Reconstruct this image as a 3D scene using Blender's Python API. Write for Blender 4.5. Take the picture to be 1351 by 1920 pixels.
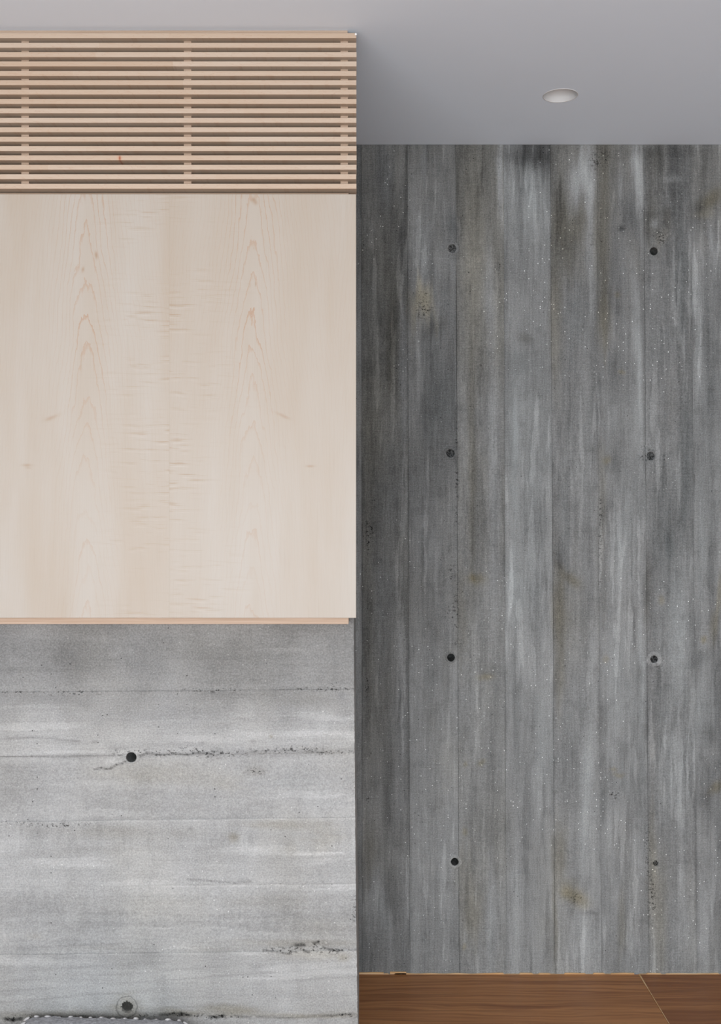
import bpy, bmesh, math, random
import numpy as np
from mathutils import Vector

for _o in list(bpy.data.objects):
    bpy.data.objects.remove(_o, do_unlink=True)
SC = bpy.context.scene
COL = SC.collection

# ------------------------------------------------------------------ camera, world, light, exposure
F = 1960.0                     # focal length in pixels of a 1351 x 1920 frame
CEN_X, CEN_Y = 675.5, 960.0
ZC = 1.371                     # eye height
CEIL = 2.4603                  # room height
YB = 3.103                     # back wall plane
YC = 2.43                      # face of the board-marked wall on the left
Y0 = 2.35                      # front of the timber slats

cam_data = bpy.data.cameras.new('camera')
cam = bpy.data.objects.new('camera', cam_data)
COL.objects.link(cam)
cam.location = (0, 0, ZC)
cam.rotation_euler = (math.radians(90), 0, 0)
cam_data.sensor_fit = 'VERTICAL'
cam_data.sensor_height = 36.0
cam_data.lens = F / 1920.0 * 36.0
cam_data.clip_start = 0.05
SC.camera = cam

world = bpy.data.worlds.new('overcast_sky')
SC.world = world
world.use_nodes = True
world.node_tree.nodes['Background'].inputs['Color'].default_value = (0.80, 0.90, 1.0, 1)
world.node_tree.nodes['Background'].inputs['Strength'].default_value = 1.0

def area_light(name, loc, rot, sx, sy, power, col):
    d = bpy.data.lights.new(name, 'AREA')
    d.shape = 'RECTANGLE'; d.size = sx; d.size_y = sy
    d.energy = power; d.color = col
    o = bpy.data.objects.new(name, d)
    COL.objects.link(o); o.location = loc; o.rotation_euler = rot
    return o
# overcast daylight entering through the window behind the camera
WIN = dict(x0=-2.3, x1=1.7, z0=0.05, z1=1.90, y=-1.5)
area_light('window_daylight', ((WIN['x0']+WIN['x1'])/2, WIN['y']+0.06, (WIN['z0']+WIN['z1'])/2),
           (math.radians(90), 0, 0), WIN['x1']-WIN['x0'], WIN['z1']-WIN['z0'], 140.0, (0.938, 0.972, 1.0))

SC.cycles.max_bounces = 8
SC.cycles.diffuse_bounces = 3
SC.view_settings.view_transform = 'Standard'
SC.view_settings.look = 'None'
SC.view_settings.exposure = 0.0
SC.view_settings.gamma = 1.0
SC.view_settings.use_curve_mapping = False

rng = random.Random(7)

# ------------------------------------------------------------------ helpers
def wx(px, Y): return (px - CEN_X) / F * Y
def wz(py, Y): return ZC + (CEN_Y - py) / F * Y

def tag(o, label, cat=None, group=None, kind=None):
    o['label'] = label
    if cat: o['category'] = cat
    if group: o['group'] = group
    if kind: o['kind'] = kind
    return o

def empty(name, loc=(0, 0, 0), parent=None):
    o = bpy.data.objects.new(name, None)
    COL.objects.link(o); o.location = loc; o.parent = parent
    o.empty_display_size = 0.05
    return o

def link(name, me, mat=None, parent=None, loc=None):
    o = bpy.data.objects.new(name, me)
    COL.objects.link(o)
    if mat and not me.materials: me.materials.append(mat)
    o.parent = parent
    if loc: o.location = loc
    return o

def box_mesh(name, x0, x1, y0, y1, z0, z1, bevel=0.0):
    bm = bmesh.new()
    vs = [bm.verts.new((x, y, z)) for x in (x0, x1) for y in (y0, y1) for z in (z0, z1)]
    for f in ((0, 1, 3, 2), (4, 6, 7, 5), (0, 4, 5, 1), (2, 3, 7, 6), (0, 2, 6, 4), (1, 5, 7, 3)):
        bm.faces.new([vs[i] for i in f])
    bmesh.ops.recalc_face_normals(bm, faces=bm.faces)
    if bevel:
        bmesh.ops.bevel(bm, geom=list(bm.edges), offset=bevel, segments=1, affect='EDGES')
    me = bpy.data.meshes.new(name); bm.to_mesh(me); bm.free()
    return me

def boxes_mesh(name, boxes):
    bm = bmesh.new()
    for (x0, x1, y0, y1, z0, z1) in boxes:
        vs = [bm.verts.new((x, y, z)) for x in (x0, x1) for y in (y0, y1) for z in (z0, z1)]
        for f in ((0, 1, 3, 2), (4, 6, 7, 5), (0, 4, 5, 1), (2, 3, 7, 6), (0, 2, 6, 4), (1, 5, 7, 3)):
            bm.faces.new([vs[i] for i in f])
    bmesh.ops.recalc_face_normals(bm, faces=bm.faces)
    me = bpy.data.meshes.new(name); bm.to_mesh(me); bm.free()
    return me

# value noise in numpy -------------------------------------------------
def vnoise(x, y, seed=0):
    x = np.asarray(x, float); y = np.asarray(y, float)
    xi = np.floor(x).astype(np.int64); yi = np.floor(y).astype(np.int64)
    xf = x - xi; yf = y - yi
    def h(a, b):
        n = (a * 374761393 + b * 668265263 + seed * 974711 + 12345) & 0xffffffff
        n = ((n ^ (n >> 13)) * 1274126177) & 0xffffffff
        n = (n ^ (n >> 16)) & 0xffff
        return n / 65535.0
    sx = xf * xf * (3 - 2 * xf); sy = yf * yf * (3 - 2 * yf)
    return (h(xi, yi) * (1 - sx) + h(xi + 1, yi) * sx) * (1 - sy) + (h(xi, yi + 1) * (1 - sx) + h(xi + 1, yi + 1) * sx) * sy
def fbm(x, y, seed=0, octs=4):
    s = 0; a = 0.5; t = 0
    for i in range(octs):
        s = s + a * vnoise(x * 2 ** i, y * 2 ** i, seed + i * 17); t += a; a *= 0.5
    return s / t - 0.5

# ------------------------------------------------------------------ node expression helper
class E:
    def __init__(self, t, s): self.t = t; self.s = s
    def _m(self, op, *o, clamp=False):
        n = self.t.nodes.new('ShaderNodeMath'); n.operation = op; n.use_clamp = clamp
        for i, v in enumerate((self,) + o):
            if isinstance(v, E): self.t.links.new(v.s, n.inputs[i])
            else: n.inputs[i].default_value = float(v)
        return E(self.t, n.outputs[0])
    def __add__(s, o): return s._m('ADD', o)
    __radd__ = __add__
    def __sub__(s, o): return s._m('SUBTRACT', o)
    def __rsub__(s, o): return (s * -1.0) + o
    def __mul__(s, o): return s._m('MULTIPLY', o)
    __rmul__ = __mul__
    def __truediv__(s, o): return s._m('DIVIDE', o)
    def abs(s): return s._m('ABSOLUTE')
    def floor(s): return s._m('FLOOR')
    def fract(s): return s._m('FRACT')
    def sqrt(s): return s._m('SQRT')
    def pow(s, p): return s._m('POWER', p)
    def exp(s): return s._m('EXPONENT')
    def pingpong(s, w): return s._m('PINGPONG', w)
    def gt(s, v): return s._m('GREATER_THAN', v)
    def lt(s, v): return s._m('LESS_THAN', v)
    def max(s, v): return s._m('MAXIMUM', v)
    def min(s, v): return s._m('MINIMUM', v)
    def clamp(s): return s._m('ADD', 0.0, clamp=True)
    def smooth(s, a, b, lo=0.0, hi=1.0):
        n = s.t.nodes.new('ShaderNodeMapRange'); n.interpolation_type = 'SMOOTHSTEP'
        s.t.links.new(s.s, n.inputs[0])
        for i, v in zip((1, 2, 3, 4), (a, b, lo, hi)): n.inputs[i].default_value = v
        return E(s.t, n.outputs[0])

class Mat:
    def __init__(self, name, rough=0.6, spec=0.3):
        self.m = bpy.data.materials.new(name); self.m.use_nodes = True
        self.t = self.m.node_tree
        self.b = self.t.nodes['Principled BSDF']
        self.b.inputs['Roughness'].default_value = rough
        self.b.inputs['Specular IOR Level'].default_value = spec
    def pos(self):
        g = self.t.nodes.new('ShaderNodeNewGeometry')
        s = self.t.nodes.new('ShaderNodeSeparateXYZ')
        self.t.links.new(g.outputs['Position'], s.inputs[0])
        return [E(self.t, s.outputs[i]) for i in range(3)]
    def rand(self):
        n = self.t.nodes.new('ShaderNodeObjectInfo'); return E(self.t, n.outputs['Random'])
    def attr(self, name):
        n = self.t.nodes.new('ShaderNodeAttribute'); n.attribute_name = name
        return E(self.t, n.outputs['Fac'])
    def vec(self, x, y, z):
        n = self.t.nodes.new('ShaderNodeCombineXYZ')
        for i, v in enumerate((x, y, z)):
            if isinstance(v, E): self.t.links.new(v.s, n.inputs[i])
            else: n.inputs[i].default_value = float(v)
        return n.outputs[0]
    def noise(self, x, y, z=0.0, detail=3.0, rough=0.55, w=None):
        n = self.t.nodes.new('ShaderNodeTexNoise')
        n.noise_dimensions = '4D' if w is not None else '3D'
        self.t.links.new(self.vec(x, y, z), n.inputs['Vector'])
        n.inputs['Scale'].default_value = 1.0
        n.inputs['Detail'].default_value = detail
        n.inputs['Roughness'].default_value = rough
        if w is not None:
            if isinstance(w, E): self.t.links.new(w.s, n.inputs['W'])
            else: n.inputs['W'].default_value = w
        return E(self.t, n.outputs[0])
    def voro(self, x, y, z=0.0, randomness=1.0):
        n = self.t.nodes.new('ShaderNodeTexVoronoi'); n.feature = 'F1'
        self.t.links.new(self.vec(x, y, z), n.inputs['Vector'])
        n.inputs['Scale'].default_value = 1.0
        n.inputs['Randomness'].default_value = randomness
        sc = self.t.nodes.new('ShaderNodeSeparateColor')
        self.t.links.new(n.outputs['Color'], sc.inputs[0])
        return E(self.t, n.outputs['Distance']), E(self.t, sc.outputs[0]), E(self.t, sc.outputs[1])
    def white(self, v):
        n = self.t.nodes.new('ShaderNodeTexWhiteNoise'); n.noise_dimensions = '1D'
        self.t.links.new(v.s, n.inputs['W']); return E(self.t, n.outputs['Value'])
    def rgb(self, r, g, b):
        n = self.t.nodes.new('ShaderNodeCombineColor')
        for i, v in enumerate((r, g, b)):
            if isinstance(v, E): self.t.links.new(v.s, n.inputs[i])
            else: n.inputs[i].default_value = float(v)
        return n.outputs[0]
    def mix(self, fac, a, b):
        n = self.t.nodes.new('ShaderNodeMix'); n.data_type = 'RGBA'
        if isinstance(fac, E): self.t.links.new(fac.s, n.inputs[0])
        else: n.inputs[0].default_value = fac
        for idx, v in ((6, a), (7, b)):
            if isinstance(v, (tuple, list)): n.inputs[idx].default_value = (*v, 1)
            else: self.t.links.new(v, n.inputs[idx])
        return n.outputs[2]
    def color(self, sock):
        if isinstance(sock, (tuple, list)): self.b.inputs['Base Color'].default_value = (*sock, 1)
        else: self.t.links.new(sock, self.b.inputs['Base Color'])
    def rough(self, e): self.t.links.new(e.s, self.b.inputs['Roughness'])
    def bump(self, h, strength=0.3, dist=0.002):
        n = self.t.nodes.new('ShaderNodeBump')
        n.inputs['Strength'].default_value = strength; n.inputs['Distance'].default_value = dist
        self.t.links.new(h.s, n.inputs['Height'])
        self.t.links.new(n.outputs[0], self.b.inputs['Normal'])

def lin(r, g, b):
    f = lambda c: (c / 255 / 12.92) if c / 255 <= 0.04045 else ((c / 255 + 0.055) / 1.055) ** 2.4
    return (f(r), f(g), f(b))

# ------------------------------------------------------------------ materials
def concrete(name, vertical, streak, mottle):
    M = Mat(name, rough=0.72, spec=0.25)
    x, y, z = M.pos(); r = M.rand()
    if vertical: u, v = x, z
    else: u, v = z, x + y
    w = r * 40.0
    tone = M.attr('tone'); warm = M.attr('warm'); pit = M.attr('pit')
    mla = M.attr('mla'); mda = M.attr('mda'); snd = M.attr('snd')
    n2 = M.noise(u * 130, v * 7.0, y * 20, 3, 0.65, w) - 0.5
    n3 = M.noise(u * 700, v * 22, y * 50, 2, 0.6, w) - 0.5
    n5 = M.noise(x * 270, z * 270, y * 270, 2, 0.75) - 0.5
    cross = M.noise(u * 22, v * 420, 0.0, 1, 0.5, w) - 0.5      # faint saw marks across the boards
    t = tone + n2 * (0.17 * streak) + n3 * (0.12 * streak) + n5 * 0.30 + cross * (0.07 * streak)
    # laitance streaks and damp streaks with ragged edges
    wu = (M.noise(x * 70, z * 26, y * 40, 2, 0.6) - 0.5) * 0.012
    wv = wu * 4.2
    ks = 1.0 if vertical else 0.55
    la = M.noise((u + wu) * 46, (v + wv) * 3.4, y * 3, 2, 0.55, w + 3.0).smooth(0.545, 0.62) * mla
    da = M.noise((u + wu) * 30, (v + wv) * 2.4, y * 3, 2, 0.55, w + 9.0).smooth(0.56, 0.64) * mda
    blot = M.noise((x + wu) * 30, (z + wv) * 17, y * 20, 3, 0.6).smooth(0.52, 0.66)
    t = t + la * (0.075 * ks) - da * (0.055 * ks) - blot * (0.03 if vertical else 0.018)
    # light sand grains and small air holes
    d, c1, c2 = M.voro(x * 150, z * 150, y * 150)
    grain = d.lt(0.22) * c1.gt(0.945) * snd
    grain2 = d.lt(0.13) * c1.gt(0.80) * c1.lt(0.9) * snd
    t = t + grain * (0.42 if vertical else 0.14) + grain2 * (0.20 if vertical else 0.10)
    d2, c3, c4 = M.voro(x * 92 + 3.1, z * 92, y * 92)
    hole = d2.lt(0.14) * c3.gt(0.965 if vertical else 0.955)
    t = t - hole * (0.22 if vertical else 0.28)
    # honeycombed patches
    hc = M.noise(x * 150, z * 190, y * 150, 2, 0.6)
    hc2 = M.noise(x * 330 + 9, z * 330, y * 330, 2, 0.6)
    pd = pit * hc.smooth(0.55, 0.64)
    t = t - pd * 0.30 + pit * hc2.smooth(0.62, 0.75) * 0.12
    t = t.max(0.05).min(0.95)
    a = t.pow(2.2)
    wn = warm
    wp = wn.max(0.0); wm = wn.min(0.0)
    R = a * (wp * 0.10 + wm * 0.07 + (0.978 if vertical else 0.99))
    G = a * (wp * 0.02 + wm * 0.0 + 1.0)
    B = a * (wp * -0.17 + wm * -0.02 + 0.995)
    M.color(M.rgb(R, G, B))
    h = n5 * 0.22 - pd * 1.2
    M.bump(h, 0.45, 0.003)
    return M.m

MAT_BACK = concrete('board_marked_concrete_upright', True, 1.0, 1.0)
MAT_FRONT = concrete('board_marked_concrete_level', False, 0.42, 1.15)

def maple_panel():
    M = Mat('maple_veneer', rough=0.42, spec=0.35)
    x, y, z = M.pos()
    s = x - wx(317, Y0)
    Wd = 0.378
    leaf = (s / Wd).floor()
    u = s.pingpong(Wd)
    wob = M.noise(z * 3.2, leaf * 3.7, 0.0, 2, 0.5) - 0.5
    du = u - 0.187 + wob * 0.022
    g = (du * du + 0.0011).sqrt()
    wv = M.noise(u * 26, z * 5.5, leaf * 1.3, 3, 0.55) - 0.5
    jag = M.noise(u * 190, z * 60, leaf * 2.3, 3, 0.6) - 0.5
    ring = z * 12.0 + g * 124.0 + wv * 2.4 + jag * 0.46
    fr = ring.fract()
    idx = ring.floor()
    st = M.white(idx)
    line = fr.smooth(0.74, 0.975) * fr.smooth(0.985, 1.0, 1.0, 0.0)
    cen = (du * du * -330.0).exp()
    upw = z.smooth(1.25, 2.1, 0.35, 1.0)
    amp = (cen * (st * 0.75 + 0.25) * 0.95 + 0.16) * upw
    fib = M.noise(x * 1100, z * 9, 0.0, 2, 0.6) - 0.5
    fib2 = M.noise(x * 420, z * 5, 5.0, 2, 0.6) - 0.5
    curlm = (s * s * -70.0).exp() * M.noise(x * 4, z * 7, 2.0, 2, 0.5).smooth(0.34, 0.60)
    curl = M.noise(x * 13, z * 165 + x * 4.0, leaf * 5.0, 2, 0.55).smooth(0.53, 0.72) * curlm
    curlh = M.noise(x * 13, z * 165 + x * 4.0 + 1.1, leaf * 5.0, 2, 0.55).smooth(0.55, 0.75) * curlm
    broad = M.noise(x * 10, z * 1.3, 3.0, 3, 0.55) - 0.5
    seam = (s.abs() * -900.0).exp()
    # warm flecks near the leaf edges
    fl = None
    for (px, py, rx, ry, sl, k) in ((98, 782, 13, 3.5, -.35, .45), (92, 786, 8, 4, -.2, .3), (50, 872, 9, 2.5, 0, .7), (52, 877, 6, 2.5, .1, .35), (528, 778, 12, 3.0, .40, .45), (535, 783, 9, 3.0, .3, .3), (581, 874, 8, 2.3, 0, .7),
                                   (180, 478, 3, 7, .4, 1.0), (155, 505, 3, 5, -.4, .8), (475, 374, 5, 5, 0, .9), (479, 380, 4, 4, 0, .6), (479, 532, 1.6, 5, 0, .8)):
        cx, cz = wx(px, Y0), wz(py, Y0)
        a_ = (x - cx) / (rx / 834); b_ = ((z - cz) + (x - cx) * sl) / (ry / 834)
        g_ = ((a_ * a_ + b_ * b_) * -1.0).exp() * k
        fl = g_ if fl is None else fl + g_
    base = M.mix((broad * 1.6 + 0.5).clamp(), lin(177, 163, 147), lin(186, 180, 172))
    c = M.mix((line * amp * 0.75).clamp(), base, lin(172, 132, 100))
    c = M.mix((fib * 0.55 + fib2 * 0.4 + 0.0).max(0.0), c, lin(160, 142, 122))
    c = M.mix((curl * 0.60).clamp(), c, lin(164, 140, 114))
    c = M.mix((curlh * 0.35).clamp(), c, lin(200, 195, 188))
    c = M.mix((seam * 0.18).clamp(), c, lin(154, 138, 120))
    c = M.mix((fl * 0.7).clamp(), c, lin(160, 128, 98))
    M.color(c)
    M.rough(curl * 0.08 + fib * 0.08 + 0.42)
    return M.m

def maple_slat():
    M = Mat('maple_slat', rough=0.5, spec=0.3)
    x, y, z = M.pos(); r = M.rand()
    seg = (x / 0.47 + r * 9.0).floor()
    tn = M.white(seg * 3.7 + r * 91.0) - 0.5
    gr = M.noise(x * 9 + r * 50, z * 260, y * 90, 3, 0.6) - 0.5
    wave = ((M.noise(x * 14 + r * 31, z * 90 + x * 6, seg * 2.0, 2, 0.5)) * 7.0).fract().smooth(0.78, 1.0)
    kx, kz = wx(224, Y0), wz(296.5, Y0)
    kn = ((((x - kx) / 0.005).pow(2.0) + ((z - kz) / 0.006).pow(2.0)) * -1.0).exp()
    kn2 = ((((x - kx - 0.0005) / 0.0022).pow(2.0) + ((z - kz) / 0.006).pow(2.0)) * -1.0).exp()
    c = M.mix((tn * 0.55 + gr * 0.9 + 0.5).clamp(), lin(190, 165, 142), lin(201, 184, 167))
    c = M.mix(wave * 0.20, c, lin(168, 124, 92))
    c = M.mix((kn * 0.6).clamp(), c, lin(206, 148, 110))
    c = M.mix((kn2 * 0.9).clamp(), c, lin(150, 72, 48))
    M.color(c)
    return M.m

def maple_plain(name, a, b):
    M = Mat(name, rough=0.5, spec=0.3)
    x, y, z = M.pos()
    gr = M.noise(x * 6, z * 220, y * 120, 3, 0.6)
    M.color(M.mix(gr.smooth(0.3, 0.7), lin(*a), lin(*b)))
    return M.m

def teak():
    M = Mat('oiled_teak', rough=0.38, spec=0.35)
    x, y, z = M.pos(); r = M.rand()
    wv = M.noise(x * 2.2 + r * 20, y * 9, r * 30.0, 3, 0.55)
    g1 = M.noise(x * 1.4 + r * 30, y * 62 + wv * 5.0, z * 40, 4, 0.6)
    g2 = M.noise(x * 6 + r * 17, y * 420 + wv * 12.0, z * 200, 2, 0.6)
    g3 = M.noise(x * 60, y * 900, z * 300, 1, 0.6)
    f = (g1 * 1.5 + g2 * 0.45 - 0.45) + (r - 0.5) * 0.25
    c = M.mix(f.smooth(0.2, 0.85), lin(136, 85, 50), lin(184, 128, 80))
    dk = (M.noise(x * 1.1 + r * 11, y * 75 + wv * 6.0, 7.0, 2, 0.5)).smooth(0.60, 0.72)
    c = M.mix(dk * 0.5, c, lin(92, 56, 34))
    c = M.mix(g3.smooth(0.55, 0.8) * 0.12, c, lin(70, 45, 30))
    M.color(c)
    M.bump(g2, 0.1, 0.001)
    return M.m

def paint(name, col, rough=0.8, bump=0.05):
    M = Mat(name, rough=rough, spec=0.2)
    x, y, z = M.pos()
    n = M.noise(x * 5, y * 5, z * 5, 3, 0.5)
    a = lin(*col); b = tuple(c * 0.97 for c in a)
    M.color(M.mix(n, a, b))
    if bump: M.bump(M.noise(x * 300, y * 300, z * 300, 2, 0.5), bump, 0.001)
    return M.m

MAT_PANEL = maple_panel()
MAT_SLAT = maple_slat()
MAT_FRAME = maple_plain('maple_frame', (182, 156, 134), (196, 172, 152))
MAT_RAW = maple_plain('raw_timber_edge', (206, 160, 108), (232, 200, 158))
MAT_TEAK = teak()
MAT_CEIL = paint('ceiling_paint', (228, 238, 249))
MAT_WALL = paint('wall_paint', (214, 214, 214))
MAT_LAMP = paint('lamp_white_enamel', (214, 214, 214), 0.5, 0)
MAT_CAP = paint('white_putty', (250, 250, 248), 0.6, 0)
MAT_GAP_SHADE = paint('gap_shade', (42, 32, 28), 0.9, 0)  # dark colour standing in for the shade behind the slats
MAT_SUB = paint('screed', (96, 84, 74), 0.9, 0.1)
MAT_METAL = paint('window_frame_grey', (70, 72, 75), 0.5, 0)

def glass():
    M = Mat('window_glass', rough=0.02, spec=0.5)
    M.b.inputs['Transmission Weight'].default_value = 1.0
    M.b.inputs['IOR'].default_value = 1.45
    M.color((0.95, 0.97, 0.97)); return M.m
def frosted():
    M = Mat('frosted_lens', rough=0.35, spec=0.4)
    x, y, z = M.pos()
    n = M.noise(x * 90, y * 90, z * 90, 1, 0.5)
    M.color(M.mix(n, lin(186, 186, 186), lin(200, 200, 198))); return M.m
def wool():
    M = Mat('grey_wool', rough=0.95, spec=0.1)
    x, y, z = M.pos()
    n = M.noise(x * 130, y * 130, z * 130, 4, 0.7)
    n2 = M.noise(x * 900, y * 900, z * 300, 2, 0.6)
    f = n.smooth(0.33, 0.68) * 0.75 + n2 * 0.3
    M.color(M.mix(f.clamp(), lin(124, 123, 128), lin(206, 205, 209)))
    M.b.inputs['Sheen Weight'].default_value = 0.4
    M.bump(n * 1.0 + n2 * 0.5, 0.8, 0.006)
    return M.m
def yarn():
    M = Mat('pale_yarn', rough=0.9, spec=0.1)
    x, y, z = M.pos()
    n = M.noise(x * 500, y * 500, z * 500, 3, 0.6)
    M.color(M.mix(n, lin(186, 183, 184), lin(222, 219, 217))); return M.m
MAT_GLASS = glass(); MAT_LENS = frosted(); MAT_WOOL = wool(); MAT_YARN = yarn()

# ------------------------------------------------------------------ concrete tone maps (stains and board tones, with some shade painted in)
def sstep(a, lo, hi):
    q = np.clip((a - lo) / (hi - lo), 0, 1); return q * q * (3 - 2 * q)
def cloud(px, py, S, vertical, seed):
    """broad unevenness of the cast surface: tone, warmth and the masks of streaks and sand"""
    U, V = (px / S, py / S) if vertical else (py / S, px / S)
    st, mo = (1.0, 1.0) if vertical else (0.42, 1.15)
    dt = 0.13 * st * fbm(U * 34, V * 2.6, seed + 3, 4) + 0.085 * mo * fbm(px / S * 12, py / S * 9, 900, 5)
    dw = (0.40 if vertical else 0.25) * fbm(px / S * 9 + 7, py / S * 4, 910, 4)
    mla = sstep(fbm(U * 10, V * 2.2, seed + 31, 3) + .5, .42, .60); mda = sstep(fbm(U * 8, V * 2.0, seed + 47, 3) + .5, .42, .60)
    snd = sstep(fbm(px / S * 3.0, py / S * 2.2, 921, 4) + .5, .38, .58)
    return dt, dw, mla, mda, snd
def put_attrs(me, tone, warm, pit, mla=None, mda=None, snd=None):
    for n, a in (('tone', tone), ('warm', warm), ('pit', pit), ('mla', mla), ('mda', mda), ('snd', snd)):
        if a is None: continue
        at = me.attributes.new(n, 'FLOAT', 'POINT')
        at.data.foreach_set('value', np.ascontiguousarray(a, dtype=np.float32))

LV = [272, 340, 420, 520, 620, 750, 900, 1050, 1180, 1320, 1500, 1650, 1826]
BT = [  # tone of each cast board, top to bottom; left boards include corner shade
    [100, 104, 106, 108, 110, 112, 112, 112, 112, 112, 112, 110, 110],
    [104, 102, 98, 93, 92, 95, 94, 94, 97, 104, 111, 111, 113],
    [104, 110, 112, 110, 104, 99, 98, 102, 110, 120, 126, 126, 125],
    [98, 101, 104, 108, 111, 114, 112, 114, 117, 120, 122, 124, 126],
    [98, 124, 126, 119, 119, 121, 124, 126, 128, 128, 130, 132, 134],
    [114, 122, 112, 112, 114, 120, 122, 122, 118, 126, 128, 130, 134],
    [112, 122, 120, 118, 120, 126, 134, 138, 136, 136, 134, 134, 132],
    [100, 104, 108, 112, 116, 120, 118, 122, 126, 128, 130, 130, 132],
    [118, 117, 121, 127, 126, 124, 124, 128, 126, 124, 124, 130, 134]]
BT = [[t * s_ for t in row] for row, s_ in zip(BT, (1, .98, 1, .98, .97, .95, .89, .93, .93))]
BW = [[0.0] * 13,
      [.35, .3, .25, .3, .3, .3, .25, .2, .1, .1, .1, .15, .0],
      [.25, .25, .2, .1, .1, .0, .0, .0, .0, .0, .0, .0, .0],
      [.6, .6, .55, .5, .4, .3, .25, .15, .1, .05, .1, .15, .15],
      [0, -.35, -.35, -.2, -.25, -.3, -.25, -.2, -.15, -.1, -.1, 0, 0],
      [.35, .2, .4, .3, .2, .0, -.1, .05, .2, .0, -.05, .0, -.05],
      [.35, .2, .2, .2, .1, .0, -.1, -.15, -.1, -.15, -.15, -.05, 0],
      [.1, .1, .1, -.05, -.05, -.1, -.15, -.1, -.1, -.15, -.1, .1, .15],
      [.2, .2, .05, -.15, -.2, -.25, -.15, -.1, -.05, -.2, -.15, -.1, 0]]
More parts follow.
